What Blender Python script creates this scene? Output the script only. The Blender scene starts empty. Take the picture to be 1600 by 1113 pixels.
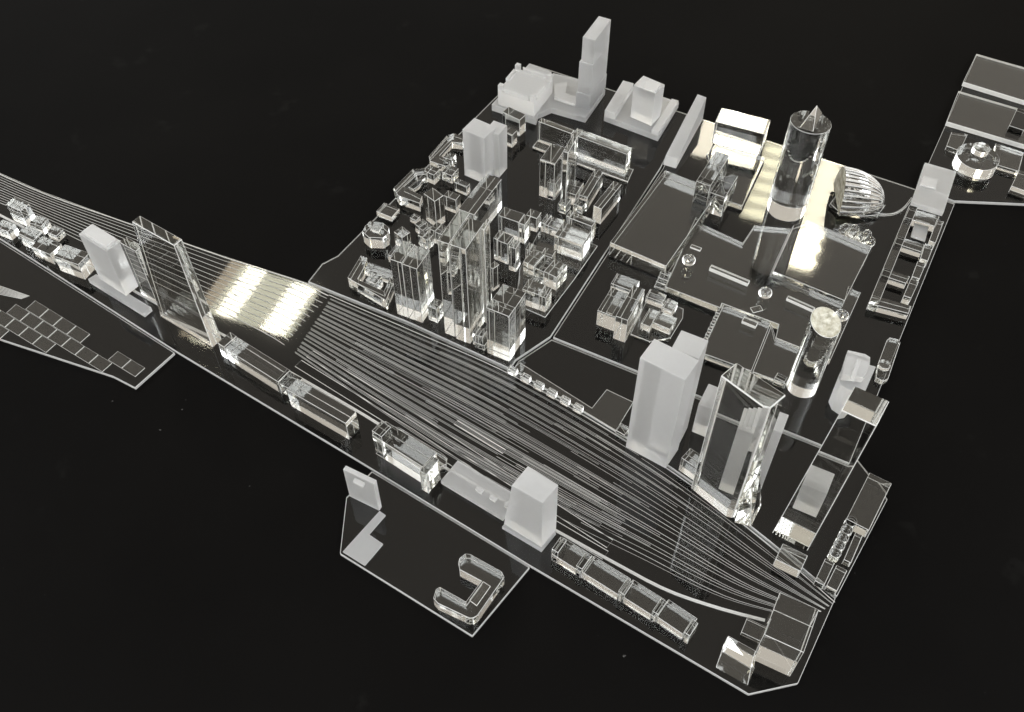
import bpy, bmesh, math, random
from mathutils import Vector, noise
random.seed(7)
sc = bpy.context.scene
PI = math.pi

# ------------------------------------------------------------------ camera
FPX, PITCH, HC = 1600.0, 0.908, 0.946
cam_d = bpy.data.cameras.new('camera'); cam = bpy.data.objects.new('camera', cam_d)
sc.collection.objects.link(cam); sc.camera = cam
cam.location = (0, 0, HC); cam.rotation_euler = (PI/2 - PITCH, 0, 0)
cam_d.sensor_width = 36; cam_d.lens = 36.0*FPX/1600
cam_d.clip_start = 0.01; cam_d.clip_end = 50

# ------------------------------------------------------------------ room light
world = bpy.data.worlds.new('World'); sc.world = world; world.use_nodes = True
bg = world.node_tree.nodes['Background']
bg.inputs[0].default_value = (1.0, 0.925, 0.82, 1); bg.inputs[1].default_value = 0.45
sc.view_settings.view_transform = 'Standard'; sc.view_settings.look = 'None'
sc.view_settings.exposure = 0.34; sc.view_settings.gamma = 1
sc.render.engine = 'CYCLES'
cy = sc.cycles
cy.max_bounces = 28; cy.transmission_bounces = 26; cy.glossy_bounces = 14; cy.diffuse_bounces = 3
cy.transparent_max_bounces = 8; cy.caustics_reflective = True; cy.caustics_refractive = True
cy.blur_glossy = 2.0; cy.sample_clamp_indirect = 16
cy.use_adaptive_sampling = False
cy.use_denoising = True
cy.denoising_input_passes = 'RGB_ALBEDO_NORMAL'
try: cy.denoiser = 'OPENIMAGEDENOISE'
except Exception: pass

CP, SP = math.cos(PITCH), math.sin(PITCH)
def ray(px, py):
    a = (px-800.0)/FPX; b = (py-556.5)/FPX
    return Vector((a, CP - b*SP, -SP - b*CP))
def at(px, py, z=0.0):
    """point of the level plane z that the photograph shows at this pixel"""
    d = ray(px, py); t = (z-HC)/d.z
    return Vector((d.x*t, d.y*t, z))
def zof(top, base, z0=0.0):
    """height of a corner that stands straight above its foot"""
    p = at(base[0], base[1], z0); d = ray(*top)
    t = (p.x*d.x + p.y*d.y)/(d.x*d.x + d.y*d.y)
    return HC + t*d.z

CEIL = 1.75
def area(x, y, L, w, ang, rad, colr, shape='RECTANGLE'):
    ld = bpy.data.lights.new('overhead_light', 'AREA'); ld.shape = shape; ld.size = L; ld.size_y = w
    ld.energy = rad*PI*L*w; ld.color = colr
    o = bpy.data.objects.new('overhead_light', ld); sc.collection.objects.link(o)
    o.location = (x, y, CEIL); o.rotation_euler = (0, 0, ang)
def tube(p0, p1, width, rad, colr, cells=1, fill=0.7, shape='RECTANGLE', over=1.0):
    """a louvred ceiling tube: its mirror image in the level plates runs from pixel p0 to p1"""
    a = at(p0[0], p0[1], -CEIL); b = at(p1[0], p1[1], -CEIL)
    d = b-a; L = d.length; ang = math.atan2(d.y, d.x)
    for k in range(cells):
        c = a+d*((k+0.5)/cells)
        area(c.x, c.y, L/cells*(fill if cells > 1 else 1), width*over, ang, rad, colr, shape)
WARM = (1.0, 0.92, 0.74)
# louvred fitting whose image lies on the railway plate
tube((424, 520), (476, 446), 0.10, 28, (1.0, 0.96, 0.80), 9, 1.0, 'ELLIPSE')
tube((350, 494), (404, 418), 0.085, 26, (1.0, 0.94, 0.77), 9, 1.0, 'ELLIPSE')
tube((387, 508), (440, 433), 0.32, 9, (1.0, 0.98, 0.76), 9, 0.62)
tube((387, 508), (440, 433), 0.31, 8, (1.0, 0.96, 0.72))
tube((332, 486), (386, 412), 0.12, 6, (1.0, 0.86, 0.64), 9, 0.62)
tube((332, 486), (386, 412), 0.12, 5, (1.0, 0.82, 0.58))
# second fitting, above the far district
tube((1244, 424), (1340, 120), 0.12, 13, (1.0, 0.92, 0.70), 16, 1.0, 'ELLIPSE')
tube((1244, 424), (1340, 120), 0.09, 7, (1.0, 0.90, 0.66))
tube((1182, 345), (1262, 110), 0.12, 12, (1.0, 0.95, 0.68), 13, 0.6, 'ELLIPSE')
tube((1182, 345), (1262, 110), 0.13, 8, (1.0, 0.92, 0.66))
tube((1128, 252), (1186, 90), 0.25, 13, WARM, 1)
# unseen panels added around the model to brighten the blocks and give glints
COOL = (0.93, 0.97, 1.0)
for x, y, a, rad in ((-1.2, -0.40, 0.95, 3.3), (1.1, -0.35, 0.95, 4.2), (-0.3, -2.0, 0.95, 4.6), (-2.9, 1.5, 0.95, 6.5), (2.9, 1.3, 0.95, 3.8), (-2.3, 4.5, 0.95, 5.5), (-0.5, 5.7, 0.95, 5.0), (1.6, 5.9, 0.95, 4.0)):
    area(x, y, 1.9, 1.3, a, rad, COOL)

# ------------------------------------------------------------------ materials
def mat(name):
    m = bpy.data.materials.new(name); m.use_nodes = True
    nt = m.node_tree; nt.nodes.clear()
    out = nt.nodes.new('ShaderNodeOutputMaterial')
    return m, nt, out
def N(nt, t, **kw):
    n = nt.nodes.new(t)
    for k, v in kw.items(): setattr(n, k, v)
    return n
def noise_tex(nt, scale, detail=4, rough=0.55):
    tc = N(nt, 'ShaderNodeTexCoord'); n = N(nt, 'ShaderNodeTexNoise')
    n.inputs['Scale'].default_value = scale; n.inputs['Detail'].default_value = detail
    n.inputs['Roughness'].default_value = rough
    nt.links.new(tc.outputs['Object'], n.inputs['Vector']); return n
def ramp(nt, src, p0, c0, p1, c1):
    r = N(nt, 'ShaderNodeValToRGB')
    r.color_ramp.elements[0].position = p0; r.color_ramp.elements[0].color = (*c0, 1)
    r.color_ramp.elements[1].position = p1; r.color_ramp.elements[1].color = (*c1, 1)
    nt.links.new(src, r.inputs[0]); return r
def clear_acrylic(name, rough=0.0, bump=0.0):
    m, nt, out = mat(name)
    g = N(nt, 'ShaderNodeBsdfGlass'); g.inputs['IOR'].default_value = 1.49
    g.inputs['Roughness'].default_value = rough; g.inputs['Color'].default_value = (0.985, 0.985, 0.975, 1)
    if bump:
        n = noise_tex(nt, 60, 2); b = N(nt, 'ShaderNodeBump')
        b.inputs['Strength'].default_value = bump; b.inputs['Distance'].default_value = 0.001
        nt.links.new(n.outputs[0], b.inputs['Height']); nt.links.new(b.outputs[0], g.inputs['Normal'])
    nt.links.new(g.outputs[0], out.inputs[0]); return m
def satin_acrylic(name, white, rough, mix):
    m, nt, out = mat(name)
    g = N(nt, 'ShaderNodeBsdfGlass'); g.inputs['IOR'].default_value = 1.49; g.inputs['Roughness'].default_value = rough
    g.inputs['Color'].default_value = (0.97, 0.97, 0.97, 1)
    d = N(nt, 'ShaderNodeBsdfDiffuse'); t = N(nt, 'ShaderNodeBsdfTranslucent')
    n = noise_tex(nt, 220, 5); r = ramp(nt, n.outputs[0], 0.3, [c*0.93 for c in white], 0.7, white)
    nt.links.new(r.outputs[0], d.inputs[0]); nt.links.new(r.outputs[0], t.inputs[0])
    a = N(nt, 'ShaderNodeMixShader'); a.inputs[0].default_value = 0.45
    nt.links.new(d.outputs[0], a.inputs[1]); nt.links.new(t.outputs[0], a.inputs[2])
    b = N(nt, 'ShaderNodeMixShader'); b.inputs[0].default_value = mix
    nt.links.new(g.outputs[0], b.inputs[1]); nt.links.new(a.outputs[0], b.inputs[2])
    nt.links.new(b.outputs[0], out.inputs[0]); return m
CLEAR = clear_acrylic('clear acrylic')
PLATE = clear_acrylic('handled clear sheet', 0.036)
WAVY = clear_acrylic('clear acrylic sawn', 0.02, 0.25)
EDGE = satin_acrylic('satin cut edge', (0.95, 0.945, 0.93), 0.35, 0.78)
FROST = satin_acrylic('frosted acrylic', (0.97, 0.97, 0.975), 0.28, 0.27)
LINE = satin_acrylic('engraved groove', (0.85, 0.84, 0.82), 0.4, 0.6)
FAINT = satin_acrylic('faint engraved groove', (0.75, 0.74, 0.72), 0.4, 0.45)
def sawn_material():
    m, nt, out = mat('sawn acrylic')
    g = N(nt, 'ShaderNodeBsdfGlass'); g.inputs['IOR'].default_value = 1.49; g.inputs['Roughness'].default_value = 0.12
    d = N(nt, 'ShaderNodeBsdfDiffuse'); n = noise_tex(nt, 130, 6, 0.7)
    r = ramp(nt, n.outputs[0], 0.35, (0.42, 0.39, 0.28), 0.66, (0.95, 0.91, 0.76)); nt.links.new(r.outputs[0], d.inputs[0])
    tc = N(nt, 'ShaderNodeTexCoord'); vo = N(nt, 'ShaderNodeTexVoronoi'); vo.inputs['Scale'].default_value = 90
    nt.links.new(tc.outputs['Object'], vo.inputs['Vector'])
    b = N(nt, 'ShaderNodeBump'); b.inputs['Strength'].default_value = 0.8; b.inputs['Distance'].default_value = 0.004
    nt.links.new(vo.outputs['Distance'], b.inputs['Height'])
    nt.links.new(b.outputs[0], d.inputs['Normal']); nt.links.new(b.outputs[0], g.inputs['Normal'])
    x = N(nt, 'ShaderNodeMixShader'); x.inputs[0].default_value = 0.5
    nt.links.new(g.outputs[0], x.inputs[1]); nt.links.new(d.outputs[0], x.inputs[2]); nt.links.new(x.outputs[0], out.inputs[0]); return m
SAWN = sawn_material()
def table_material():
    m, nt, out = mat('black table top')
    p = N(nt, 'ShaderNodeBsdfPrincipled')
    n = noise_tex(nt, 3.2, 6); r = ramp(nt, n.outputs[0], 0.3, (0.0025, 0.0023, 0.0022), 0.75, (0.0037, 0.0034, 0.0032))
    n2 = noise_tex(nt, 11, 5, 0.65); r2 = ramp(nt, n2.outputs[0], 0.63, (0, 0, 0), 0.85, (0.006, 0.006, 0.0055))
    add = N(nt, 'ShaderNodeMixRGB', blend_type='ADD'); add.inputs[0].default_value = 1
    nt.links.new(r.outputs[0], add.inputs[1]); nt.links.new(r2.outputs[0], add.inputs[2])
    nt.links.new(add.outputs[0], p.inputs['Base Color'])
    p.inputs['Roughness'].default_value = 0.6; p.inputs['Specular IOR Level'].default_value = 0.015
    nt.links.new(p.outputs[0], out.inputs[0]); return m
TABLE = table_material()
MATS = {'clear': CLEAR, 'sheet': PLATE, 'frost': FROST, 'edge': EDGE, 'line': LINE, 'wavy': WAVY, 'sawn': SAWN}

# ------------------------------------------------------------------ mesh builders
PT = 0.005            # plate thickness
GAP = 0.00025         # parts rest on the plates with a hair of air between
col = sc.collection
def prism_geo(pts, z0, z1, top=None):
    """pts: xy list (any winding). returns verts, faces with the sides listed last"""
    n = len(pts); area = sum(pts[i][0]*pts[(i+1) % n][1]-pts[(i+1) % n][0]*pts[i][1] for i in range(n))
    if area < 0:
        pts = pts[::-1]; top = top[::-1] if top else None
    tp = top or pts
    v = [(p[0], p[1], z0) for p in pts] + [(p[0], p[1], p[2] if len(p) > 2 else z1) for p in tp]
    f = [tuple(range(n-1, -1, -1)), tuple(range(n, 2*n))]
    f += [(i, (i+1) % n, n+(i+1) % n, n+i) for i in range(n)]
    return v, f
def make_mesh(name, v, f, mats, fm=None, smooth=False):
    me = bpy.data.meshes.new(name); me.from_pydata(v, [], f)
    for m in mats: me.materials.append(m)
    if fm:
        for p, i in zip(me.polygons, fm): p.material_index = i
    if smooth:
        for p in me.polygons: p.use_smooth = True
    me.update(); return me
def tag(o, label, cat, group=None, kind=None):
    if label: o['label'] = label
    if cat: o['category'] = cat
    if group: o['group'] = group
    if kind: o['kind'] = kind
def rect3(L, F, R, base=None, z0=0.0, h=None, baseL=None):
    """true rectangle (world xy corners) from three roof-corner pixels left / near / right"""
    if h is None:
        h = (zof(F, base, z0) if base else zof(L, baseL, z0)) - z0
    z1 = z0+h
    l, f, r = (at(p[0], p[1], z1).to_2d() for p in (L, F, R))
    e1, e2 = f-l, r-f
    a1 = math.atan2(e1.y, e1.x); a2 = math.atan2(e2.y, e2.x)-PI/2
    while a2-a1 > PI: a2 -= 2*PI
    while a2-a1 < -PI: a2 += 2*PI
    a = (a1*e1.length + a2*e2.length)/(e1.length+e2.length)
    u = Vector((math.cos(a), math.sin(a))); w = Vector((-u.y, u.x))
    n1, n2 = e1.length, e2.length
    return [f-u*n1, f, f+w*n2, f-u*n1+w*n2], z0, z1
def lerp2(a, b, u): return a+(b-a)*u
class Thing:
    def __init__(self, name, label, cat, group=None, kind=None):
        self.a = (name, label, cat, group, kind); self.parts = []
    def add(self, pname, v, f, mats, fm=None, smooth=False, bevel=0.0005, sub=None, label=None):
        self.parts.append((pname, v, f, mats, fm, smooth, bevel, sub, label)); return len(self.parts)-1
    def _prism(self, pname, pts, z0, z1, m, top=None, side=None, bevel=0.0005, sub=None, label=None):
        v, f = prism_geo([tuple(p) for p in pts], z0+GAP, z1, top)
        mats = [MATS[m], EDGE if m not in ('frost', 'line') else MATS[m]]
        if side: mats[1] = MATS[side]
        fm = ([0, 0]+[1]*(len(f)-2)) if side else None
        return self.add(pname, v, f, mats, fm, False, bevel, sub, label)
    def box(self, pname, L, F, R, base=None, m='clear', z0=0.0, h=None, baseL=None, **k):
        pts, a, b = rect3(L, F, R, base, z0, h, baseL)
        self.last = (pts, a, b); self._prism(pname, pts, a, b, m, **k); return b
    def poly(self, pname, px, h, m='clear', z0=0.0, at_top=True, **k):
        z = z0+h if at_top else z0
        pts = [tuple(at(x, y, z).to_2d()) for x, y in px]
        self._prism(pname, pts, z0, z0+h, m, **k); return z0+h
    def loft(self, pname, basepx, toppx, h, m='clear', z0=0.0, **k):
        b = [tuple(at(x, y, z0).to_2d()) for x, y in basepx]
        hs = h if isinstance(h, (list, tuple)) else [h]*len(toppx)
        t = [tuple(at(x, y, z0+hh)) for (x, y), hh in zip(toppx, hs)]
        self._prism(pname, b, z0, z0+max(hs), m, top=t, **k)
    def tower_cyl(self, pname, cx, cy, rx, ry, rot, z0, z1, m='clear', n=40, top_fn=None, taper=1.0, bevel=0.0004, **k):
        c, s = math.cos(rot), math.sin(rot); pts = []; top = []
        for i in range(n):
            a = 2*PI*i/n; x, y = rx*math.cos(a), ry*math.sin(a)
            p = (cx+x*c-y*s, cy+x*s+y*c); pts.append(p)
            q = (cx+(x*c-y*s)*taper, cy+(x*s+y*c)*taper); top.append((q[0], q[1], top_fn(*q) if top_fn else z1))
        self._prism(pname, pts, z0, z1, m, top=top, bevel=bevel, **k)
    def ball(self, pname, c, r, m='clear', squash=1.0, n=20, sub=None):
        v = []; f = []; rings = n//2
        v.append((c[0], c[1], c[2]+r*squash))
        for i in range(1, rings):
            t = PI*i/rings
            for j in range(n):
                a = 2*PI*j/n; v.append((c[0]+r*math.sin(t)*math.cos(a), c[1]+r*math.sin(t)*math.sin(a), c[2]+r*squash*math.cos(t)))
        v.append((c[0], c[1], c[2]-r*squash)); e = len(v)-1
        for j in range(n):
            f.append((0, 1+j, 1+(j+1) % n)); f.append((e, e-n+(j+1) % n, e-n+j))
        for i in range(rings-2):
            for j in range(n):
                a = 1+i*n; f.append((a+j, a+n+j, a+n+(j+1) % n, a+(j+1) % n))
        self.add(pname, v, f, [MATS[m]], None, True, 0, sub)
    def done(self):
        name, label, cat, group, kind = self.a
        allv = [p for q in self.parts for p in q[1]]
        x0, x1 = min(p[0] for p in allv), max(p[0] for p in allv); y0, y1 = min(p[1] for p in allv), max(p[1] for p in allv)
        o0 = Vector(((x0+x1)/2, (y0+y1)/2, min(p[2] for p in allv)))
        objs = []; single = len(self.parts) == 1
        if not single:
            root = bpy.data.objects.new(name, None); root.location = o0; root.empty_display_size = 0.01
            col.objects.link(root); tag(root, label, cat, group, kind)
        for (pn, v, f, mats, fm, sm, bev, sub, lab) in self.parts:
            v2 = [(p[0]-o0.x, p[1]-o0.y, p[2]-o0.z) for p in v]
            me = make_mesh(name if single else pn, v2, f, mats, fm, sm)
            o = bpy.data.objects.new(name if single else pn, me); col.objects.link(o)
            if bev:
                b = o.modifiers.new('edge', 'BEVEL'); b.width = bev; b.segments = 1; b.limit_method = 'ANGLE'
                b.angle_limit = math.radians(28)
                if len(mats) > 1: b.material = 1
            if single: o.location = o0; tag(o, label, cat, group, kind)
            else:
                o.parent = objs[sub] if sub is not None else root
                if lab: o['label'] = lab
            objs.append(o)
        return objs

# ------------------------------------------------------------------ table
tz = -PT+0.0004      # table top raised inside the sheets to remove their underside reflection
v = []; f = []; nx = 2
me = make_mesh('table_top', [(-2.2, -0.6, tz), (2.2, -0.6, tz), (2.2, 3.4, tz), (-2.2, 3.4, tz),
                             (-2.2, -0.6, tz-.03), (2.2, -0.6, tz-.03), (2.2, 3.4, tz-.03), (-2.2, 3.4, tz-.03)],
               [(0, 1, 2, 3), (7, 6, 5, 4), (0, 4, 5, 1), (1, 5, 6, 2), (2, 6, 7, 3), (3, 7, 4, 0)], [TABLE])
tab = bpy.data.objects.new('table_top', me); col.objects.link(tab); tag(tab, 'matt black table top under the clear acrylic city model', 'table', kind='structure')

# ------------------------------------------------------------------ base plates
def plate(name, label, px, extra=None):
    t = Thing(name, label, 'base plate', 'clear base plates')
    t.poly('sheet', px, PT-GAP, 'sheet', z0=-PT, side='edge', bevel=0.0006)
    if extra: extra(t)
    return t
# railway band: sections (far edge, near edge) along its length
SEC = [((-60, 246), (-60, 296)), ((66, 303), (30, 333)), ((210, 354), (160, 397)), ((350, 404), (300, 468)), ((470, 443), (405, 520)),
       ((512, 464), (455, 550)), ((640, 520), (560, 622)), ((800, 592), (690, 708)), ((985, 700), (865, 808)),
       ((1110, 786), (1000, 876)), ((1215, 868), (1130, 938)), ((1303, 942), (1262, 970))]
def crom(p, t):
    n = len(p)-1; t = max(0.0, min(n-1e-6, t)); i = int(t); u = t-i
    g = lambda k: p[max(0, min(n, k))]
    a, b, c, d = g(i-1), g(i), g(i+1), g(i+2)
    return 0.5*(2*b + (c-a)*u + (2*a-5*b+4*c-d)*u*u + (3*b-a-3*c+d)*u**3)
FAR = [at(*s[0]).to_2d() for s in SEC]; NEAR = [at(*s[1]).to_2d() for s in SEC]
def trk(s, t):
    a = crom(FAR, s); b = crom(NEAR, s); return a+(b-a)*t
def ribbon(T, pname, pts, w=0.0005, hgt=0.00018, closed=False, z=0.0, m=None):
    n = len(pts); v = []; f = []
    for i, p in enumerate(pts):
        if closed: d = pts[(i+1) % n]-pts[i-1]
        else: d = pts[min(n-1, i+1)]-pts[max(0, i-1)]
        d.normalize(); q = Vector((-d.y, d.x))*w/2
        for s, zz in ((1, 0.00004), (1, hgt), (-1, hgt), (-1, 0.00004)):
            v.append((p.x+q.x*s, p.y+q.y*s, z+zz))
    nseg = n if closed else n-1
    for i in range(nseg):
        a = 4*i; b = 4*((i+1) % n)
        f += [(a+k, a+(k+1) % 4, b+(k+1) % 4, b+k) for k in range(4)]
    if not closed: f += [(3, 2, 1, 0), (4*n-4, 4*n-3, 4*n-2, 4*n-1)]
    T.add(pname, v, f, [m or LINE], None, False, 0)
def railway_lines(T):
    def line(s0, s1, t0, t1, w=0.0005, name='track_groove', m=None, bend=0.0):
        k = max(6, int((s1-s0)*7)); pts = [trk(s0+(s1-s0)*i/k, t0+(t1-t0)*(i/k)**(1+bend)) for i in range(k+1)]
        ribbon(T, name, pts, w, m=m)
    # left throat
    for i in range(11):
        t = 0.03+0.94*i/10
        line(0.0, 5.0-0.02*i, min(1, t*0.92+0.04), t, 0.00055, m=LINE if i % 3 else FAINT)
    line(0, 5.0, -0.03, -0.02, 0.0012)
    # station: bundles of rails and platform outlines
    for i in range(17):
        t = 0.02+0.96*i/16; e = 8.0+0.6*math.sin(i*1.9)+0.4*random.random()
        for k in range(3 if i % 4 else 2):
            dt = -0.012+0.012*k
            line(5.05+0.02*random.random(), e-0.5*random.random(), t+dt, t+dt, 0.00026+0.0001*random.random(), m=LINE if random.random() < 0.5 else FAINT)
    for i in range(22):
        t = 0.05+0.9*random.random(); s0 = 5.3+2.4*random.random(); s1 = min(9.0, s0+0.5+1.2*random.random())
        w = 0.007+0.004*random.random(); k = 8; up = [trk(s0+(s1-s0)*j/k, t-w) for j in range(k+1)]; dn = [trk(s0+(s1-s0)*j/k, t+w) for j in range(k+1)]
        ribbon(T, 'platform_outline', up+dn[::-1], 0.0003, closed=True, m=LINE if i % 3 == 0 else FAINT)
    # right throat: grooves gather into bundles
    for i in range(19):
        t = 0.02+0.95*i/18+0.012*random.random(); s0 = 7.3+1.0*random.random(); e = 0.05+0.9*(round(i/18*6)/6*0.72+i/18*0.28)
        line(s0, 11.15, t, e, 0.0003+0.0002*random.random(), m=LINE if i % 2 else FAINT, bend=0.35)
    line(5.0, 11.2, -0.035, -0.03, 0.0009)
    # the thick outlined platform and the two long outlines on the near side
    for q, w in (([(712, 660), (788, 706)], 0.0012), ([(484, 553), (640, 648), (800, 752), (953, 850)], 0.0007), ([(466, 568), (640, 676), (800, 782), (946, 868)], 0.0007)):
        P = [at(*p).to_2d() for p in q]; d = (P[-1]-P[0]).normalized(); nrm = Vector((-d.y, d.x))*(0.0028 if w > 0.001 else 0.0055)
        ribbon(T, 'platform_outline', [p+nrm for p in P]+[p-nrm for p in P[::-1]], w, closed=True)
    # bright kerb of the front strip
    kerb = [(-40, 316), (120, 400), (235, 470), (345, 522), (470, 592), (590, 662), (690, 728), (800, 792), (880, 836), (960, 880), (1040, 922), (1120, 950), (1195, 970)]
    P = [at(*p).to_2d() for p in kerb]
    ribbon(T, 'kerb', [crom(P, i*(len(P)-1)/40) for i in range(41)], 0.003, 0.0012)
t = plate('railway_plate', 'long clear base plate engraved with a fan of railway tracks',
          [(-60, 244), (66, 299), (205, 350), (350, 400), (478, 441), (640, 507), (800, 580), (985, 691), (1110, 777), (1200, 848), (1306, 934),
           (1247, 1068), (1170, 1085), (830, 885), (560, 720), (275, 549), (60, 411), (-60, 335)], railway_lines)
t.done()
plate('district_plate', 'clear base plate with clipped corner under the crowded left district',
      [(481, 440), (503, 412), (528, 399), (772, 154), (828, 99), (1074, 178), (1032, 262), (860, 526), (806, 562), (797, 576), (640, 504)]).done()
plate('park_base_plate', 'clear base plate under the park and the round towers on the right',
      [(1077, 179), (1433, 296), (1492, 318), (1332, 715), (864, 527), (1036, 263)]).done()
plate('quay_plate', 'clear base plate beside the tracks under the tall frosted tower',
      [(862, 530), (1331, 718), (1340, 718), (1359, 742), (1387, 780), (1308, 932), (1202, 845), (1112, 774), (987, 688), (802, 577), (810, 564)]).done()
plate('corner_plate', 'small clear base plate jutting out at the front with a u shaped block',
      [(581, 736), (541, 777), (531, 865), (738, 994), (828, 886)]).done()
plate('far_plate', 'clear base plate running out of the picture on the far right',
      [(1526, 86), (1680, 132), (1680, 322), (1491, 314), (1434, 293)]).done()
def plots(T):
    P = lambda *q: T.poly('plot_tile', q, 0.0016, 'clear', side='edge', bevel=0)
    area_px = [(-40, 500), (-8, 478), (30, 474), (55, 467), (82, 478), (122, 503), (128, 523), (142, 542), (160, 557), (180, 542), (236, 578), (208, 599), (176, 578), (0, 521), (-40, 508)]
    def inside(p):
        c = False; n = len(area_px)
        for i in range(n):
            (x0, y0), (x1, y1) = area_px[i], area_px[i-1]
            if (y0 > p.y) != (y1 > p.y) and p.x < (x1-x0)*(p.y-y0)/(y1-y0)+x0: c = not c
        return c
    o = Vector((55, 469)); u = Vector((21.5, 13.2)); w = Vector((-16.0, 14.2))
    for i in range(-4, 10):
        for j in range(-2, 7):
            off = 0.35 if j % 2 else 0.0
            c = [o+u*(i+off+a)+w*(j+b) for a, b in ((.02, .03), (.98, .03), (.98, .97), (.02, .97))]
            m = (c[0]+c[2])/2
            if inside(m): P(*[tuple(q) for q in c])
    for k in range(7):
        a = at(-30+k*2, 437+k*3.2).to_2d(); b = at(46-k*2, 463+k*0.7).to_2d(); ribbon(T, 'step_groove', [a, (a+b)/2, b], 0.0008)
plate('plot_plate', 'clear base plate at the left edge covered with small raised plots',
      [(-60, 339), (60, 415), (273, 551), (211, 606), (176, 588), (0, 530), (-60, 508)], plots).done()

# ------------------------------------------------------------------ frosted blocks
def single(name, label, cat, L, F, R, base=None, m='clear', group=None, seam=None, **k):
    """one block, or two or three pieces glued together along its length"""
    t = Thing(name, label, cat, group)
    if not seam: t.box(name, L, F, R, base, m, **k)
    else:
        p, z0, z1 = rect3(L, F, R, base, k.get('z0', 0.0), k.get('h'), k.get('baseL'))
        along = (p[1]-p[0]).length >= (p[3]-p[0]).length
        cuts = [0.0]+list(seam)+[1.0]
        for i in range(len(cuts)-1):
            a, b = cuts[i]+(0.004 if i else 0), cuts[i+1]-(0.004 if i < len(cuts)-2 else 0)
            if along: q = [lerp2(p[0], p[1], a), lerp2(p[0], p[1], b), lerp2(p[3], p[2], b), lerp2(p[3], p[2], a)]
            else: q = [lerp2(p[0], p[3], a), lerp2(p[1], p[2], a), lerp2(p[1], p[2], b), lerp2(p[0], p[3], b)]
            t._prism('glued_piece', q, z0, z1-(0.0012*(i % 2)), m)
    t.done(); return t

t = Thing('fort_building', 'square frosted block with notched parapet on a stepped podium at the back', 'building')
t.poly('podium', [(768, 163), (827, 99), (862, 112), (838, 186)], 0.012, 'frost')
z = t.box('block', (777, 143), (834.5, 161), (865, 125), (835, 183), 'frost', z0=0.012)
pts = t.last[0]
c = sum(pts, Vector((0, 0)))/4
for i in range(4):
    a, b = pts[i], pts[(i+1) % 4]
    inn = lambda p, k=0.16: p+(c-p)*k
    for u0, u1 in ((0.0, 0.13), (0.16, 0.60 if i % 2 else 0.84), (0.87, 1.0)):
        q = [lerp2(a, b, u0), lerp2(a, b, u1), lerp2(inn(a), inn(b), u1), lerp2(inn(a), inn(b), u0)]
        if u0 > 0 and u1 < 1: t._prism('parapet', q, z, z+0.006, 'frost', sub=1)
    t._prism('corner_turret', [lerp2(a, b, 0), lerp2(a, b, 0.12), inn(a, 0.24), lerp2(a, pts[i-1], 0.12)], z, z+0.010, 'frost', sub=1)
t.done()
t = Thing('slab_tower', 'tall slim frosted tower standing highest at the back', 'tower')
t.poly('podium', [(841, 178), (864, 114), (906, 124), (946, 140), (915, 184), (862, 169)], 0.010, 'frost')
t.box('shaft', (911, 57), (930, 63.5), (953.5, 30), (921, 170), 'frost', z0=0.010)
p = t.last[0]; zt = t.last[2]; du = (p[1]-p[0])*0.10; dv = (p[3]-p[0])*0.04
t._prism('lower_wrap', [p[0]-du-dv, p[1]+du*0.15-dv, lerp2(p[1]+du*0.15, p[2]+du*0.15, 0.55), lerp2(p[0]-du, p[3]-du, 0.55)], 0.010, 0.010+(zt-0.010)*0.66, 'frost')
t._prism('base_block', [p[0]-du*1.6-dv*2, p[1]+du*0.5-dv*2, p[2]+du*0.5, p[3]-du*1.6], 0.010, 0.010+(zt-0.010)*0.22, 'frost')
t.poly('side_wing', [(866, 131), (886, 128), (884, 145), (903, 152), (898, 163), (866, 152)], 0.005, 'frost', z0=0.010)
t.done()
t = Thing('court_tower', 'frosted cube tower inside a frosted courtyard ring at the back', 'building')
t.poly('podium', [(944, 181), (976, 130), (1061, 160), (1029, 213)], 0.010, 'frost')
t.box('bar', (945, 172), (962, 177), (990, 130), None, 'frost', z0=0.010, h=0.012)
t.box('wing', (1018, 203), (1029, 207), (1060, 157), None, 'frost', z0=0.010, h=0.006)
z = t.box('tower', (989, 134), (1024, 147), (1041, 133), (1020, 198), 'frost', z0=0.010)
t.box('roof_box', (1003, 138), (1023, 144), (1034, 131), None, 'frost', z0=z, h=0.003, sub=3)
t.done()
t = Thing('twin_block', 'frosted box with a second box behind it above the left district', 'building')
t.box('front_box', (721, 203.5), (756.5, 217), (777, 199), (756.5, 289), 'frost')
h = t.last[2]
t.box('rear_box', (757, 204), (779, 211), (794, 196.5), None, 'frost', h=h*0.94)
t.done()
t = Thing('wedge_wall', 'thin frosted wall sloping down along the street beside the bright box', 'building')
t.loft('wall', [(1036, 258), (1056, 264), (1098, 187), (1083, 182)], [(1040, 243), (1060, 248), (1104, 152), (1090, 147)], [0.014, 0.014, 0.042, 0.042], 'frost')
t.done()
single('low_hall', 'broad flat thick clear block beside the street', 'building', (954, 378), (1041, 416), (1122, 298), (1041, 437))
t = Thing('corner_slab', 'pale frosted low block at the right edge beside the far plate', 'building')
t.box('slab', (1424, 316), (1475, 331), (1495, 268), (1475, 340), 'frost'); z = t.last[2]
t.poly('step', [(1438, 288), (1462, 295), (1466, 281), (1443, 274)], 0.003, 'frost', z0=z, sub=0)
t.done()
t = Thing('great_tower', 'large frosted tower with a second shaft behind it beside the tracks', 'tower')
t.box('front_shaft', (1000.6, 558), (1070.5, 594.6), (1091, 562.6), (1044, 733.6), 'frost'); h = t.last[2]
t.box('rear_shaft', (1052, 540), (1092, 561), (1101, 530), None, 'frost', h=h*0.97)
t.done()
single('small_block', 'small frosted block between the great frosted tower and the wavy glass tower', 'building', (1092, 630), (1128, 646), (1142, 613), baseL=(1082, 674), m='frost')
t = Thing('stepped_slab', 'frosted slab with stepped roof seen through the clear tower', 'building')
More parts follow.
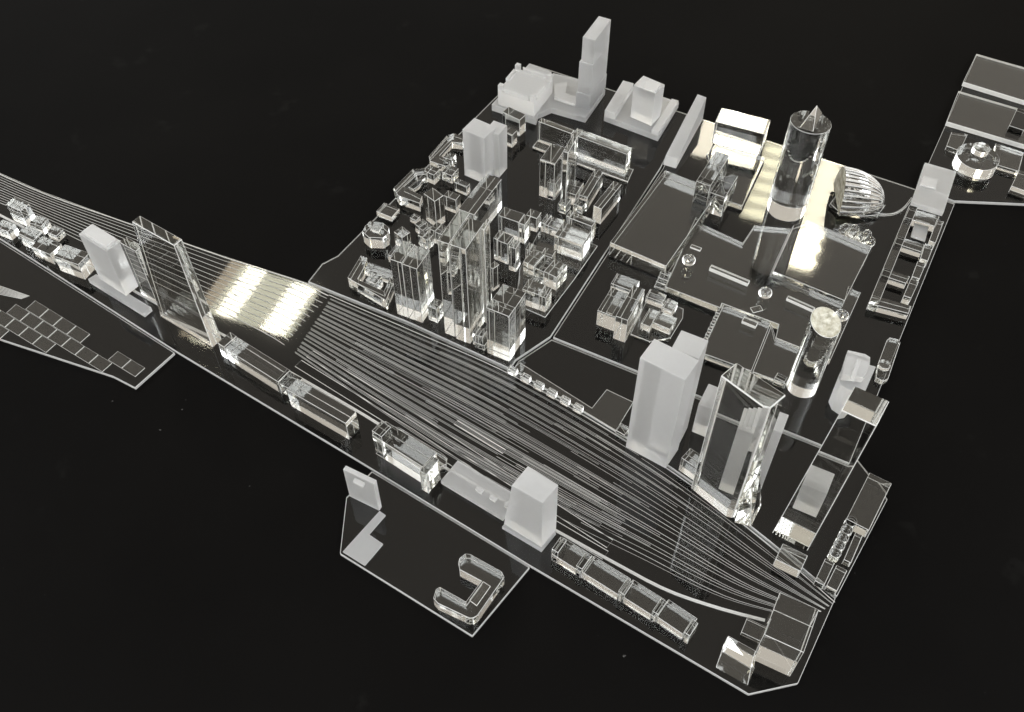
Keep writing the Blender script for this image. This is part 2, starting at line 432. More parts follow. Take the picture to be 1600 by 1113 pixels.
t.box('slab', (1166, 660), (1222, 677), (1237, 650), (1187, 772), 'frost'); h = t.last[2]; p = t.last[0]
for k in range(4):
    a, b = lerp2(p[0], p[1], k*0.12), lerp2(p[0], p[1], k*0.12+0.12); d, e = lerp2(p[3], p[2], k*0.12), lerp2(p[3], p[2], k*0.12+0.12)
    t._prism('roof_step', [a, b, e, d], h, h+0.003*(k+1), 'frost', sub=0)
t.done()
t = Thing('rounded_block', 'frosted block with rounded end and raised roof box near the right edge', 'building')
t.loft('body', [(1294, 629), (1299, 641), (1312, 650), (1322, 648), (1334, 630), (1348, 592), (1312, 583)],
       [(1310, 588), (1313, 600), (1322, 607), (1336, 612), (1352, 612), (1369, 573), (1325, 560)], 0.032, 'frost')
t.poly('upper_floor', [(1318, 570), (1325, 547), (1352, 553), (1360, 558), (1359, 572), (1350, 590), (1316, 586)], 0.010, 'frost', z0=0.032)
t.poly('roof_box', [(1328, 592), (1340, 560), (1347, 562), (1335, 596)], 0.003, 'frost', z0=0.042, sub=1)
t.done()
t = Thing('tapered_tower', 'frosted tower tapering upward at the end of the low frosted strip', 'tower')
hT = zof((848, 786.6), (846.5, 858), 0.0)
t.loft('plinth', [(784, 827), (846, 864), (869, 836), (808, 798)], [(784, 823), (846, 860), (869, 832), (808, 794)], 0.003, 'frost')
t.loft('body', [(787, 819), (846, 856), (869, 829), (812, 793)], [(799.5, 758.6), (848, 786.6), (872.6, 757.5), (825, 728)], hT-0.003, 'frost', z0=0.003)
t.done()
t = Thing('low_strip', 'long low frosted strip with three small roof boxes before the tracks', 'building')
t.box('strip', (688.5, 751), (786, 810), (812, 776), None, 'frost', h=0.007)
for q in ((741, 765), (763, 778), (786, 790)):
    t.box('roof_box', q, (q[0]+11, q[1]+5.5), (q[0]+16, q[1]+1), None, 'frost', z0=0.007, h=0.004, sub=0)
t.done()
t = Thing('leaning_slab', 'thin frosted slab standing on the small front plate', 'building')
t.box('slab', (536, 733), (584, 757), (588, 750), (592, 799), 'frost')
t.poly('roof_box', [(551, 753), (567, 761), (570, 754), (554, 746)], 0.003, 'frost', z0=t.last[2], sub=0)
t.done()
t = Thing('foot_pad', 'flat z shaped frosted pad in front of the thin frosted slab', 'pad')
t.poly('pad', [(593, 798), (603, 805), (577, 835), (599, 850), (570, 884), (535, 862)], 0.0022, 'frost', bevel=0.0006)
t.done()
t = Thing('left_tower', 'frosted tower on a stepped plinth at the left', 'tower')
t.poly('plinth', [(137, 436), (150, 428), (236, 480), (224, 490)], 0.008, 'frost')
t.box('shaft', (128, 362), (166, 393), (183, 374), (190, 466), 'frost', z0=0.008); h = t.last[2]
t.poly('roof_box', [(128, 361), (143, 350), (180, 371), (166, 386)], 0.006, 'frost', z0=h, sub=1)
t.done()

# ------------------------------------------------------------------ clear towers
t = Thing('round_tower', 'clear round tower with a ridged top at the back right', 'tower')
cb = at(1228, 326); ct_h = zof((1268, 187), (1229, 322)); r = (at(1258, 326)-at(1198, 326)).length/2*0.98
t.tower_cyl('shaft', cb.x, cb.y, r, r, 0, 0.0, ct_h, n=48, top_fn=lambda x, y: ct_h-0.09*(y-cb.y)-0.05*(x-cb.x))
dr = Vector((math.sin(.49), math.cos(.49))); nr = Vector((dr.y, -dr.x)); c2 = Vector((cb.x, cb.y)); zt = ct_h+0.0026
q = [c2+dr*r*.80+nr*r*.30, c2+dr*r*.80-nr*r*.30, c2-dr*r*.80-nr*r*.34, c2-dr*r*.80+nr*r*.34]; ap = c2+dr*r*.42
v = [(p.x, p.y, zt) for p in q]+[(ap.x, ap.y, zt+r*0.62)]
t.add('ridge', v, [(0, 1, 2, 3), (1, 0, 4), (2, 1, 4), (3, 2, 4), (0, 3, 4)], [CLEAR, EDGE], None, False, 0.0003)
t.done()
t = Thing('oval_tower', 'clear oval tower with a slanted sawn top', 'tower')
cb = at(1252, 606); hh = zof((1283, 501), (1252, 606)); r = (at(1276, 606)-at(1230, 606)).length/2
tf = lambda x, y: hh + 0.55*((y-cb.y)*0.9-(x-cb.x)*0.25)
t.tower_cyl('shaft', cb.x, cb.y, r, r*0.88, -0.3, 0.0, hh, n=44, top_fn=tf)
p = t.parts[-1]; t.parts[-1] = (p[0], p[1], p[2], [CLEAR, EDGE, SAWN], [0, 2]+[0]*(len(p[2])-2)) + p[5:]
t.box('step', (1210, 590), (1226, 597), (1232, 590), None, 'clear', h=0.012)
t.done()
t = Thing('wavy_tower', 'tall clear glassy tower with flared foot in front of the frosted slab', 'tower')
hw = zof((1198, 639), (1148, 815))
Tt = [tuple(at(*q, hw).to_2d()) for q in ((1126, 587), (1192, 635), (1204, 638), (1229, 617), (1151, 566))]
t._prism('body', Tt, 0.0, hw, 'clear', bevel=0.0012)
t.loft('foot', [(1147, 817), (1173, 824), (1189, 792), (1180, 788)], [(1172, 742), (1175, 743), (1190, 734), (1188, 732)], 0.055, 'clear')
t.done()
t = Thing('twisted_tower', 'leaning clear tower near the right edge with a narrow top', 'tower')
ht = zof((1366, 643), (1290, 800)); h1 = zof((1229, 777), (1206, 834))
q0 = [at(*p).to_2d() for p in ((1206, 834), (1261, 862), (1284, 818), (1230, 788))]
q0[3] = q0[0]+q0[2]-q0[1]
c0 = sum(q0, Vector((0, 0)))/4; c1 = sum((at(*p, ht).to_2d() for p in ((1322, 650), (1366, 664), (1379, 618), (1343, 605))), Vector((0, 0)))/4
q1 = [c1+(p-c0)*0.86 for p in q0]
v = [(p.x, p.y, GAP) for p in q0]+[(p.x, p.y, ht) for p in q1]
f = [(3, 2, 1, 0), (4, 5, 6, 7)]
for k in range(1): f += [(k*4+i, k*4+(i+1) % 4, k*4+4+(i+1) % 4, k*4+4+i) for i in range(4)]
t.add('body', v, f, [CLEAR, EDGE], None, False, 0.0008); t.done()
single('hidden_block', 'small frosted block seen through the leaning clear tower', 'building', (1262, 742), (1300, 757), (1312, 728), (1286, 796), 'frost')
t = Thing('sail_slab', 'tall clear slab tower rising from the railway strip at the left', 'tower')
hs = zof((285, 374), (340, 530))
p, _, _ = rect3((205, 347), (272, 384), (285, 374), None, 0.0, hs)
al = (p[1]-p[0]).normalized(); dp = (p[3]-p[0]).normalized()
bq = [p[0]-al*0.018-dp*0.002, p[1]+al*0.005-dp*0.002, p[2]+al*0.005+dp*0.002, p[3]-al*0.018+dp*0.002]
t._prism('body', [tuple(q) for q in bq], 0.0, hs, 'clear', top=[(q.x, q.y, hs) for q in p], bevel=0.0008)
t.done()
single('rear_sheet', 'thin clear sheet standing between the frosted left tower and the tall slab', 'building', (187, 378), (212, 393), (222, 384), (238, 478))
t = Thing('high_tower', 'tallest clear tower in the crowded left district', 'tower')
t.box('body', (702, 382), (727.5, 390.5), (757, 348), (735, 538)); h = t.last[2]
t.box('left_fin', (683, 376), (701, 381.5), (735, 333), None, h=h*0.985)
t.box('right_fin', (752, 357), (757, 359), (765, 343), None, h=h*0.99)
t.box('foot', (742, 535), (757, 541), (778, 510), None, h=0.010)
t.done()
single('stout_tower', 'clear square tower beside the tracks left of the tallest clear tower', 'tower', (609, 405), (651, 419.5), (672, 390), (663, 505), seam=(0.45,))
single('square_tower', 'clear square tower beside the tracks right of the tallest clear tower', 'tower', (759.3, 480.5), (795.5, 495), (821.7, 455.7), (796, 566), seam=(0.36,))
single('prism_tower', 'slim clear tower in front of the clear courtyard ring', 'tower', (661, 303), (679, 315), (694, 306), (681, 357))
single('blade_slab', 'clear thin blade slab behind the tallest clear tower', 'building', (716, 327), (741, 336), (784, 280), baseL=(718, 372))

# ------------------------------------------------------------------ low clear blocks of the left district
t = Thing('ring_block', 'clear eight sided courtyard ring at the left corner of the district', 'building', 'courtyard rings')
t.poly('ring', [(615, 294), (645, 264), (664, 262), (667, 272), (651, 274), (631, 292), (642, 297), (660, 306), (656, 318), (622, 306)], 0.016, 'clear')
t.poly('inner_step', [(634, 291), (652, 276), (664, 275), (655, 290), (646, 296)], 0.007, 'clear')
t.done()
t = Thing('hook_block', 'clear hook shaped block behind the frosted twin box', 'building', 'courtyard rings')
t.poly('hook', [(670, 244), (698, 212), (709, 208), (724, 213), (723, 224), (706, 222), (687, 243), (704, 250), (702, 262), (672, 252)], 0.012, 'clear')
t.box('cube', (693, 245), (706, 250), (711, 240), None, h=0.018)
t.box('corner_cube', (662, 267), (678, 274), (688, 264), None, h=0.018)
t.done()
single('cube_block', 'small clear cube just below the frosted twin box', 'building', (709.5, 285), (729, 293), (735, 287), (729, 307))
single('tall_cube', 'clear cube to the right of the slim clear tower', 'building', (694, 305), (712, 313), (718, 304), (712, 335))
t = Thing('bright_court', 'glittering clear courtyard block with a cube in the middle beside the tracks', 'building')
t.poly('ring', [(543, 434), (564, 399), (574, 403), (568, 420), (559, 436), (600, 455), (609, 434), (617, 438), (603, 470)], 0.017, 'clear')
t.box('back_wing', (571, 418), (612, 434), (617, 424), None, h=0.014)
t.box('cube', (571, 437), (587, 444), (597, 432), None, h=0.018)
t.done()
t = Thing('octagon_block', 'small glittering clear eight sided block at the left edge of the district', 'building')
t.poly('block', [(566, 362), (571, 352), (579, 345), (598, 348), (608, 356), (606, 366), (598, 372), (576, 371)], 0.020, 'clear')
t.poly('court_step', [(578, 358), (584, 351), (597, 354), (592, 363)], 0.004, 'clear', z0=0.020)
t.done()
LOW = [
 ('clear low cube between the small eight sided block and the stout tower', (613, 364), (628, 372), (643, 365), (629, 392)),
 ('clear low cube at the foot of the slim clear tower', (645, 352), (662, 361), (677, 355), (662, 374)),
 ('clear box with long roof in the middle of the district', (778, 338), (820, 351), (831, 338), (819, 382)),
 ('narrow clear box against the back of the long roofed box', (822, 336), (839, 342), (846, 332), (838, 364)),
 ('upright clear box right of the tallest clear tower', (771, 372), (793, 381), (803, 368), (792, 414)),
 ('slim clear box touching the upright box right of the tallest tower', (795, 385), (806, 389), (813, 377), (804, 426)),
 ('little clear box at the foot of the tallest clear tower on its right', (762, 416), (770, 421), (781, 414), (768, 456)),
 ('clear oblong box nearest the bright glittering cube', (821, 389), (862, 403), (868, 392), (861, 419)),
 ('wide flat clear box by the street line', (814, 413), (870, 434), (892, 418), (870, 455)),
 ('clear box nearest the tracks right of the square tower', (816, 452), (853, 465), (863, 449), (852, 489)),
 ('clear box left of and behind the bright glittering cube', (846, 346), (872, 358), (880, 343), (871, 372)),
 ('clear box right of and behind the bright glittering cube', (885, 337), (925, 353), (931, 343), (925, 380)),
]
SEAMS = [None, (0.5,), (0.78,), None, (0.3,), None, None, (0.16, 0.6), (0.33, 0.62), (0.72,), (0.25,), (0.14,)]
for (lab, L, F, R, b), sm in zip(LOW, SEAMS): single('clear_block', lab, 'building', L, F, R, b, group='low clear blocks of the left district', seam=sm, z0=0.0022 if L[0] >= 814 and L[1] > 380 or L[0] > 840 else 0.0)
t = Thing('street_plinth', 'thin clear plinth under the blocks nearest the street line', 'plinth')
t.poly('plinth', [(806, 476), (852, 496), (897, 437), (934, 384), (872, 356), (842, 362), (812, 420)], 0.0018, 'clear', side='edge'); t.done()
MORE = [
 ('small clear cube behind the stout tower near the tallest tower', (652, 368), (668, 375), (678, 366), (668, 392), (0.5,)),
 ('tiny clear cube between the octagon block and the courtyard ring', (640, 340), (650, 345), (657, 338), (650, 352), None),
 ('small clear box left of the blade slab', (736, 300), (748, 305), (756, 295), (748, 316), None),
 ('little clear box wedged right of the square tower', (826, 440), (840, 446), (848, 437), (840, 456), (0.5,)),
 ('low clear box on the plinth beside the wide flat box', (846, 420), (858, 425), (864, 416), (858, 436), None),
 ('narrow clear box under the clear tower cluster', (872, 318), (884, 323), (892, 311), (884, 336), None),
 ('low clear box left of the tallest tower at the tracks', (668, 478), (682, 484), (692, 470), (682, 506), (0.4,)),
 ('clear bar lying between the square tower and the tallest tower', (738, 520), (754, 527), (762, 515), (753, 545), (0.3, 0.6)),
 ('flat clear slab behind the eight sided glittering block', (588, 330), (612, 340), (624, 326), (612, 348), None),
 ('clear box between the stout tower and the slim clear tower', (672, 358), (690, 366), (700, 354), (690, 386), (0.45,)),
 ('low clear bar at the edge behind the courtyard block with the cube', (606, 398), (616, 402), (628, 386), (616, 414), None),
 ('clear box left of the frosted twin box foot', (690, 268), (706, 275), (716, 263), (706, 288), None),
 ('clear low box in front of the thin blade block', (896, 318), (910, 324), (918, 312), (910, 336), None),
]
for lab, L, F, R, b, sm in MORE: single('clear_block', lab, 'building', L, F, R, b, group='low clear blocks of the left district', seam=sm, z0=0.0022 if L[0] > 815 and L[1] > 400 else 0.0)
single('bright_block', 'bright glittering clear cube by the street', 'building', (866, 368), (910, 383), (924, 362), (907, 409), 'wavy', z0=0.0022)
t = Thing('long_bar', 'long clear wall block with a row of drilled dots at the back of the district', 'building')
z = 0.004
t.poly('plinth', [(832, 229), (844, 214), (990, 264), (981, 284)], z, 'clear')
hb = zof((980, 241), (979, 273), z)-z
t.box('left_bar', (841, 190), (893, 209), (898, 203), None, z0=z, h=hb)
t.box('right_bar', (894, 210), (980, 241.5), (988, 231), None, z0=z, h=hb)
pb = t.last[0]
for k in range(15):
    a = lerp2(pb[0], pb[1], 0.05+0.9*k/14) - (pb[3]-pb[0]).normalized()*0.0004
    t.ball('dot', (a.x, a.y, z+0.004), 0.0011, 'edge', n=8, sub=2)
t.done()
t = Thing('cluster_tower', 'clear stepped tower cluster in front of the long wall block', 'tower')
t.box('body', (844, 249), (867, 257), (884, 231), (866, 314)); h = t.last[2]
t.box('slab', (880, 236), (888, 239), (903, 211), (884, 331))
t.box('lower_block', (856, 283), (868, 288), (876, 277), None, h=h*0.45)
t.box('step', (888, 300), (900, 305), (911, 285), None, h=0.02)
t.done()
single('blade_block', 'thin clear blade block beside the clear tower cluster', 'building', (905, 304), (918, 309), (942, 268), (917, 331))
single('ridge_block', 'clear block with pale front at the street corner of the district', 'building', (927, 322), (940, 327), (972, 288), (940, 352))
t = Thing('stair_block', 'small clear staggered blocks in front of the notched frosted block', 'building')
t.box('block', (784, 176), (812, 188), (823, 180), (815, 214)); t.box('low_block', (782, 204), (800, 212), (808, 204), (801, 232)); t.done()

# ------------------------------------------------------------------ right district
t = Thing('bright_box', 'clear box with shining roof on a low clear podium at the back', 'building')
t.poly('podium', [(1104, 240), (1120, 222), (1196, 246), (1160, 322), (1130, 312)], 0.008, 'clear')
t.box('box', (1117, 192), (1195, 210), (1207, 188.5), (1188.6, 243), z0=0.008)
t.done()
t = Thing('crystal_block', 'clear faceted pair of blocks between the flat hall and the shining box', 'building')
t.box('block', (1088, 283), (1110, 291), (1140, 243), (1106, 335), z0=0.0)
t.box('lower_block', (1110, 300), (1133, 309), (1152, 275), (1131, 341)); t.done()
t = Thing('shell_hall', 'clear ribbed shell shaped hall behind the park', 'building')
c = at(1304, 318); tip = at(1378, 322); ax = (tip-c).to_2d(); La = ax.length; ax.normalize(); sx = Vector((-ax.y, ax.x))
v = []; f = []; nu, nv = 16, 76; ch, cw = 0.050, 0.030
for i in range(nu+1):
    u = i/nu*0.985; pr = math.sqrt(1-u**2.2)
    for j in range(nv+1):
        a = PI*j/nv; rr = pr*(1+0.02*math.cos(a*38))
        p = c.to_2d()+ax*La*u+sx*cw*rr*math.cos(a)
        v.append((p.x, p.y, 0.007+ch*rr*math.sin(a)*(1-0.12*u)))
w_ = nv+1
for i in range(nu):
    for j in range(nv): f.append((i*w_+j, (i+1)*w_+j, (i+1)*w_+j+1, i*w_+j+1))
f.append(tuple(range(nv+1))); f.append(tuple(nu*w_+j for j in range(nv, -1, -1)))
f.append(tuple([i*w_ for i in range(nu, -1, -1)]+[i*w_+nv for i in range(nu+1)]))
t.add('shell', v, f, [CLEAR, EDGE, SAWN], [2 if k == nu*nv else 1 if (k < nu*nv and (k % nv) % 4 == 0) else 0 for k in range(len(f))], False, 0)
t.poly('podium', [(1297, 318), (1310, 300), (1384, 320), (1372, 336), (1345, 338), (1310, 330)], 0.006, 'clear')
t.done()
PK = 0.010
t = Thing('park_deck', 'raised clear deck of the park carrying glass balls and bars', 'deck')
t.poly('lawn', [(1086, 345), (1161, 379), (1179, 352), (1236, 357), (1205, 426), (1318, 474), (1325, 449), (1345, 457), (1298, 562), (1212, 528), (1217, 507), (1128, 474), (1125, 481), (1039, 448)], PK, 'sheet')
t.done()
t = Thing('plaza_deck', 'raised clear square deck between the park and the clear tall tower', 'deck')
t.poly('deck', [(1130, 477), (1204, 505), (1174, 580), (1095, 551)], PK, 'sheet')
t.poly('side_deck', [(1206, 506), (1212, 529), (1258, 548), (1228, 600), (1176, 581)], PK, 'sheet')
t.done()
t = Thing('roof_deck', 'clear flat block in the park below the round tower', 'building')
t.poly('block', [(1207, 424), (1240, 352), (1262, 344), (1362, 386), (1320, 470)], 0.014, 'sheet')
t.done()
for lab, x, y in (('glass ball on the park deck nearest the flat hall', 1075, 404), ('glass ball in the middle of the park deck', 1194, 455), ('glass ball at the right end of the park deck', 1313, 490)):
    t = Thing('glass_ball', lab, 'ball', 'glass balls on the park deck'); g = at(x, y+9, PK); r = (at(x+11, y, PK)-at(x, y, PK)).length*0.95
    t.ball('ball', (g.x, g.y, PK+r*0.8+0.0006), r, squash=0.8); t.done()
def bar(lab, a, b, w, h, z0=PK, name='glass_bar', m='clear'):
    t = Thing(name, lab, 'bar', 'clear bars on the park deck'); A, Bq = at(*a, z0).to_2d(), at(*b, z0).to_2d(); d = (Bq-A).normalized(); q = Vector((-d.y, d.x))*w/2
    t._prism('bar', [A+q, A-q, Bq-q, Bq+q], z0, z0+h, m, side='edge'); t.done()
bar('long clear bar lying on the park deck', (1109, 421), (1169, 446), 0.007, 0.006)
bar('clear bar partly behind the oval tower', (1229, 468), (1271, 487), 0.006, 0.005)
bar('small clear pad near the flat hall on the park deck', (1079, 386), (1095, 392), 0.006, 0.003)
bar('short clear pad below the middle glass ball', (1174, 486), (1190, 482), 0.009, 0.0015)
bar('short clear bar on the plaza deck edge', (1160, 502), (1182, 511), 0.009, 0.005)
t = Thing('ball_trees', 'clump of little clear balls behind the park block', 'tree clump')
for x, y, r in ((1318, 362, .010), (1327, 370, .011), (1338, 372, .009), (1347, 376, .010), (1356, 380, .009), (1331, 362, .009), (1352, 368, .008)):
    g = at(x, y+5); t.ball('crown', (g.x, g.y, r*0.9), r*0.85, n=10)
t.done()
t = Thing('comb_block', 'long clear comb shaped block with two courts along the right edge', 'building')
t.poly('left_wing', [(1358, 472), (1421, 320), (1434, 324), (1375, 470)], 0.012, 'clear')
t.poly('front_wing', [(1357, 474), (1420, 490), (1424, 478), (1363, 461)], 0.012, 'clear', z0=0.0002)
for q in (((1377, 430), (1416, 443), (1422, 432), (1381, 419)), ((1398, 380), (1440, 394), (1445, 382), (1402, 369)), ((1414, 340), (1462, 354), (1468, 338), (1421, 325))):
    t.poly('cross_wing', list(q), 0.011, 'clear')
for q in (((1412, 462), (1424, 466), (1436, 440), (1423, 436)), ((1425, 432), (1437, 436), (1447, 412), (1434, 408)), ((1438, 404), (1450, 408), (1459, 384), (1446, 380)), ((1452, 376), (1462, 380), (1475, 346), (1464, 343))):
    t.poly('right_wing', list(q), 0.014, 'clear')
t.poly('pale_roof', [(1430, 345), (1452, 352), (1446, 376), (1424, 368)], 0.004, 'frost')
t.done()
t = Thing('pill_block', 'small clear rounded block with a round drum at the right edge', 'building')
t.poly('body', [(1369, 590), (1372, 568), (1386, 531), (1391, 527), (1404, 530), (1407, 535), (1388, 592), (1380, 596)], 0.008, 'clear')
g = at(1380, 574, .008); t.tower_cyl('drum', g.x, g.y, .007, .007, 0, .008, .014, n=20)
t.done()
t = Thing('arc_wall', 'clear low curved wall joining the ribbed shell to the comb block', 'wall')
P = [at(*q).to_2d() for q in ((1352, 330), (1372, 337), (1396, 336), (1412, 327), (1424, 312))]
pp = [crom(P, i*4/14) for i in range(15)]
v = []; f = []
for i, p in enumerate(pp):
    d = (pp[min(14, i+1)]-pp[max(0, i-1)]).normalized(); q = Vector((-d.y, d.x))*0.0012
    for s, z in ((1, GAP), (1, .004), (-1, .004), (-1, GAP)): v.append((p.x+q.x*s, p.y+q.y*s, z))
for i in range(14): f += [(4*i+k, 4*i+(k+1) % 4, 4*i+4+(k+1) % 4, 4*i+4+k) for k in range(4)]
f += [(3, 2, 1, 0), (56, 57, 58, 59)]
t.add('wall', v, f, [CLEAR, EDGE]); t.done()
# far right plate
t = Thing('far_slab', 'flat clear slab at the far end of the right plate', 'deck', 'slabs on the far plate'); t.poly('slab', [(1526, 84), (1680, 128), (1680, 182), (1505, 128)], 0.008, 'clear', side='edge'); t.done()
t = Thing('far_slab', 'flat clear slab behind the drum building on the right plate', 'deck', 'slabs on the far plate'); t.poly('slab', [(1498, 142), (1680, 195), (1680, 250), (1479, 190)], 0.008, 'clear', side='edge'); t.done()
t = Thing('drum_building', 'clear round drum building with wings on the right plate', 'building')
g = at(1520, 262); r = (at(1552, 262)-at(1520, 262)).length
t.tower_cyl('drum', g.x, g.y, r, r, 0, 0, 0.020, n=40)
t.tower_cyl('lantern', g.x+.004, g.y+.008, r*0.4, r*0.4, 0, 0.0203, 0.029, n=24)
t.poly('wing', [(1479, 228), (1487, 206), (1512, 210), (1500, 236)], 0.008, 'clear')
t.poly('wing', [(1556, 224), (1600, 238), (1592, 268), (1552, 256)], 0.008, 'clear')
t.done()
t = Thing('rail_block', 'clear stepped block cut by the right picture edge', 'building')
t.box('block', (1577, 196), (1600, 204), (1612, 176), None, h=0.014)
t.box('low_block', (1580, 292), (1606, 300), (1620, 275), None, h=0.012); t.done()

# ------------------------------------------------------------------ middle: low clear houses left of the park
t = Thing('terrace_house', 'clear terraced block left of the park with an l shaped step', 'building')
t.box('rear_block', (954, 444), (990, 456), (1001, 440), None, h=0.016)
t.box('front_block', (933, 486), (962, 496), (985, 460), (962, 519))
t.box('tower', (962, 494), (981, 501), (1008, 452), (975, 536))
t.box('roof_step', (947, 488), (957, 492), (970, 470), None, z0=0.0205, h=0.004)
t.done()
t = Thing('villa_block', 'clear cluster of small stepped blocks on a curved pad left of the park', 'building')
t.poly('pad', [(985, 522), (1010, 470), (1050, 474), (1068, 482), (1067, 497), (1048, 528), (1015, 534)], 0.003, 'clear')
t.box('rear_row', (1009, 463), (1035, 473), (1042, 461), None, z0=0.003, h=0.012)
t.box('left_block', (1001, 505), (1016, 511), (1030, 487), None, z0=0.003, h=0.013)
t.box('right_block', (1019, 503), (1047, 515), (1058, 497), None, z0=0.003, h=0.011)
t.box('far_block', (1034, 480), (1050, 487), (1060, 473), None, z0=0.003, h=0.012)
t.done()
t = Thing('stair_steps', 'clear stack of steps between the flat hall and the park deck', 'steps')
for k in range(4):
    t.poly('step', [(1022+k*3, 447-k*7), (1040+k*2, 453-k*7), (1043+k*2, 447-k*7), (1026+k*3, 441-k*7)], 0.004+0.002*k, 'clear')
t.done()
t = Thing('fence_steps', 'row of little clear ribs at the left edge of the plaza deck', 'steps')
for k in range(7):
    t.poly('rib', [(1094+k*4, 540-k*8.6), (1101+k*4, 543-k*8.6), (1103+k*4, 539-k*8.6), (1096+k*4, 536-k*8.6)], 0.007, 'clear')
t.done()
t = Thing('quay_deck', 'thin raised clear deck with a step beside the tracks', 'deck')
t.poly('deck', [(812, 566), (925, 637), (948, 608), (990, 628), (968, 664), (982, 686), (930, 654), (800, 577)], 0.0022, 'clear', side='edge')
t.done()
for k in range(6):
    x, y = 792+k*20.6, 576+k*11.8
    t = Thing('glass_cube', '%s little clear cube in the row beside the tracks, counted from the left' % ['first', 'second', 'third', 'fourth', 'fifth', 'sixth'][k], 'cube', 'row of little clear cubes')
    t.box('cube', (x, y), (x+12.5, y+6.5), (x+18, y), None, z0=0.0025, h=0.009); t.done()
single('clear_step', 'little clear block left of the great frosted tower foot', 'building', (962, 672), (976, 680), (984, 668), None, h=0.007)
single('foot_block', 'small clear block at the foot of the wavy tower', 'building', (1064, 716), (1096, 737), (1111, 722), (1093, 757))

# ------------------------------------------------------------------ lower right corner
t = Thing('flat_box', 'flat dark looking clear box at the right notch of the plate', 'building')
t.box('box', (1322, 812), (1358, 829), (1395, 756), None, h=0.016); t.done()
t = Thing('pearl_row', 'row of small clear drums with a rod along the right edge', 'building')
for k in range(5):
    g = at(1325-k*6, 824+k*12); t.tower_cyl('drum', g.x, g.y, .0058, .0058, 0, 0, .012, n=16)
t.box('rod', (1318, 876), (1330, 880), (1350, 838), None, h=0.010)
t.box('end_block', (1273, 908), (1288, 915), (1305, 880), None, h=0.010)
t.box('side_block', (1291, 916), (1308, 924), (1325, 892), None, h=0.011)
t.done()
single('flat_step', 'clear flat box in front of the leaning clear tower', 'building', (1211, 875), (1251, 893), (1264, 869), (1248, 905))
t = Thing('bridge_head', 'large clear box over the track ends at the front right corner', 'building')
t.box('box', (1194, 990), (1256, 1020), (1278, 952), (1240, 1062))
t.box('side_block', (1158, 988), (1190, 1003), (1199, 980), None, h=0.006)
t.done()
t = Thing('gate_block', 'clear block with sloped roof at the front right corner', 'building')
t.loft('block', [(1118, 1044), (1168, 1072), (1179, 1045), (1130, 1015)], [(1130, 1008), (1176, 1032), (1181, 1017), (1138, 993)], [0.018, 0.018, 0.024, 0.024], 'clear'); t.done()

# ------------------------------------------------------------------ front strip
single('long_block', 'long clear bar beside the foot of the tall slab', 'building', (341, 535), (434, 596), (452, 577), (433, 618), seam=(0.12,))
single('link_block', 'small clear cube joining the two long clear bars', 'building', (432, 597), (456, 610), (473, 591), (455, 626))
single('prism_block', 'greenish clear bar in the middle of the front strip', 'building', (447, 609), (540, 662), (557, 644), (545, 688))
t = Thing('station_block', 'clear block with rounded back and hook before the tracks', 'building')
t.box('body', (581, 680), (662, 731), (683, 708), (664, 760)); h = t.last[2]
t.box('left_pier', (580, 674), (596, 683), (612, 668), None, h=h*1.08)
t.box('right_pier', (655, 735), (666, 742), (686, 718), None, h=h*1.05)
t.poly('rounded_back', [(608, 672), (614, 666), (624, 668), (690, 708), (699, 716), (697, 726), (688, 730), (682, 724), (640, 694)], 0.008, 'clear')
t.done()
t = Thing('row_house', 'long clear row block with stair piers at the front edge', 'building')
segs = [((862, 866), (907, 894), (926, 868)), ((909, 895), (968, 931), (987, 905)), ((970, 932), (1022, 964), (1041, 938)), ((1024, 965), (1071, 994), (1092, 968))]
for L, F, R in segs: t.box('segment', L, F, R, None, h=0.014)
for x, y in ((862, 858), (900, 884), (966, 924), (1019, 955), (1068, 988)):
    t.box('stair_pier', (x, y), (x+10, y+6), (x+24, y-14), None, h=0.020)
t.done()
t = Thing('horseshoe_block', 'clear u shaped block with rounded ends on the small front plate', 'building')
t.poly('u_block', [(716, 880), (718, 872), (727, 865), (735, 866), (784, 893), (788, 902), (746, 962), (739, 966), (733, 966), (684, 943), (677, 935), (681, 921), (687, 917), (694, 921), (728, 940), (752, 908), (748, 906), (718, 890)], 0.016, 'clear')
t.poly('roof_ledge', [(733, 938), (755, 908), (767, 916), (745, 947)], 0.002, 'clear', z0=0.016)
t.done()
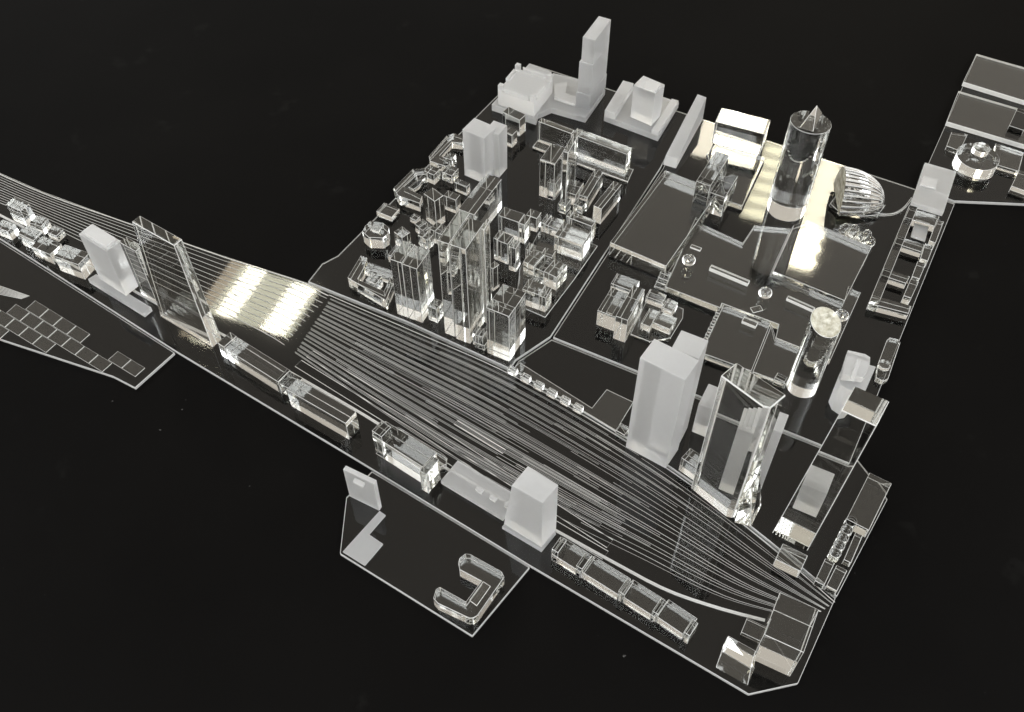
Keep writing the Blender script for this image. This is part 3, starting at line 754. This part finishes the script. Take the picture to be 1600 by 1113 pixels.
# clear houses at the left end of the railway strip
LEFT = [
 ('clear block cut by the left picture edge', (-6, 352), (12, 362), (22, 350), (16, 378)),
 ('tall clear block second from the left picture edge', (10, 318), (32, 330), (44, 318), (42, 358)),
 ('glinting clear cube behind the left row of blocks', (48, 346), (64, 354), (72, 341), (66, 370)),
 ('clear block in the middle of the left row', (30, 362), (52, 376), (64, 362), (56, 398)),
 ('clear block with bright foot left of the frosted left tower', (52, 382), (78, 398), (92, 380), (84, 415)),
 ('clear block touching the frosted left tower', (88, 396), (122, 414), (134, 394), (128, 440)),
 ('little bright clear cube behind the left row near the tracks', (74, 362), (88, 369), (98, 358), (90, 380)),
]
for lab, L, F, R, b in LEFT: single('strip_block', lab, 'building', L, F, R, b, group='clear blocks at the left end of the strip')

# lint and dust that lies on the table
v = []; f = []
spots = [(975, 1025, 1.6), (285, 640, 0.8), (176, 627, 1.0), (290, 625, 0.7), (250, 672, 1.1), (1010, 700, 0.5), (390, 760, 0.6)]
for k in range(45): spots.append((random.uniform(0, 1600), random.uniform(0, 1113), random.uniform(0.15, 0.4)))
for x, y, r in spots:
    p = at(x, y, tz); r *= 0.001; n = 6; b = len(v); a0 = random.random()*6
    for i in range(n):
        a = a0+2*PI*i/n; q = r*(0.5+random.random()*0.7); v.append((p.x+q*1.5*math.cos(a), p.y+q*math.sin(a), tz+0.0001))
    v.append((p.x, p.y, tz+0.0001+r*0.4))
    f += [(b+i, b+(i+1) % n, b+n) for i in range(n)]
dm, dnt, dout = mat('pale lint'); dd = N(dnt, 'ShaderNodeBsdfDiffuse'); dn_ = noise_tex(dnt, 400)
dr_ = ramp(dnt, dn_.outputs[0], 0.3, (0.02, 0.02, 0.019), 0.7, (0.09, 0.088, 0.085)); dnt.links.new(dr_.outputs[0], dd.inputs[0]); dnt.links.new(dd.outputs[0], dout.inputs[0])
o = bpy.data.objects.new('dust', make_mesh('dust', v, f, [dm])); col.objects.link(o)
tag(o, 'pale specks of lint scattered on the black table', 'dust', kind='stuff')
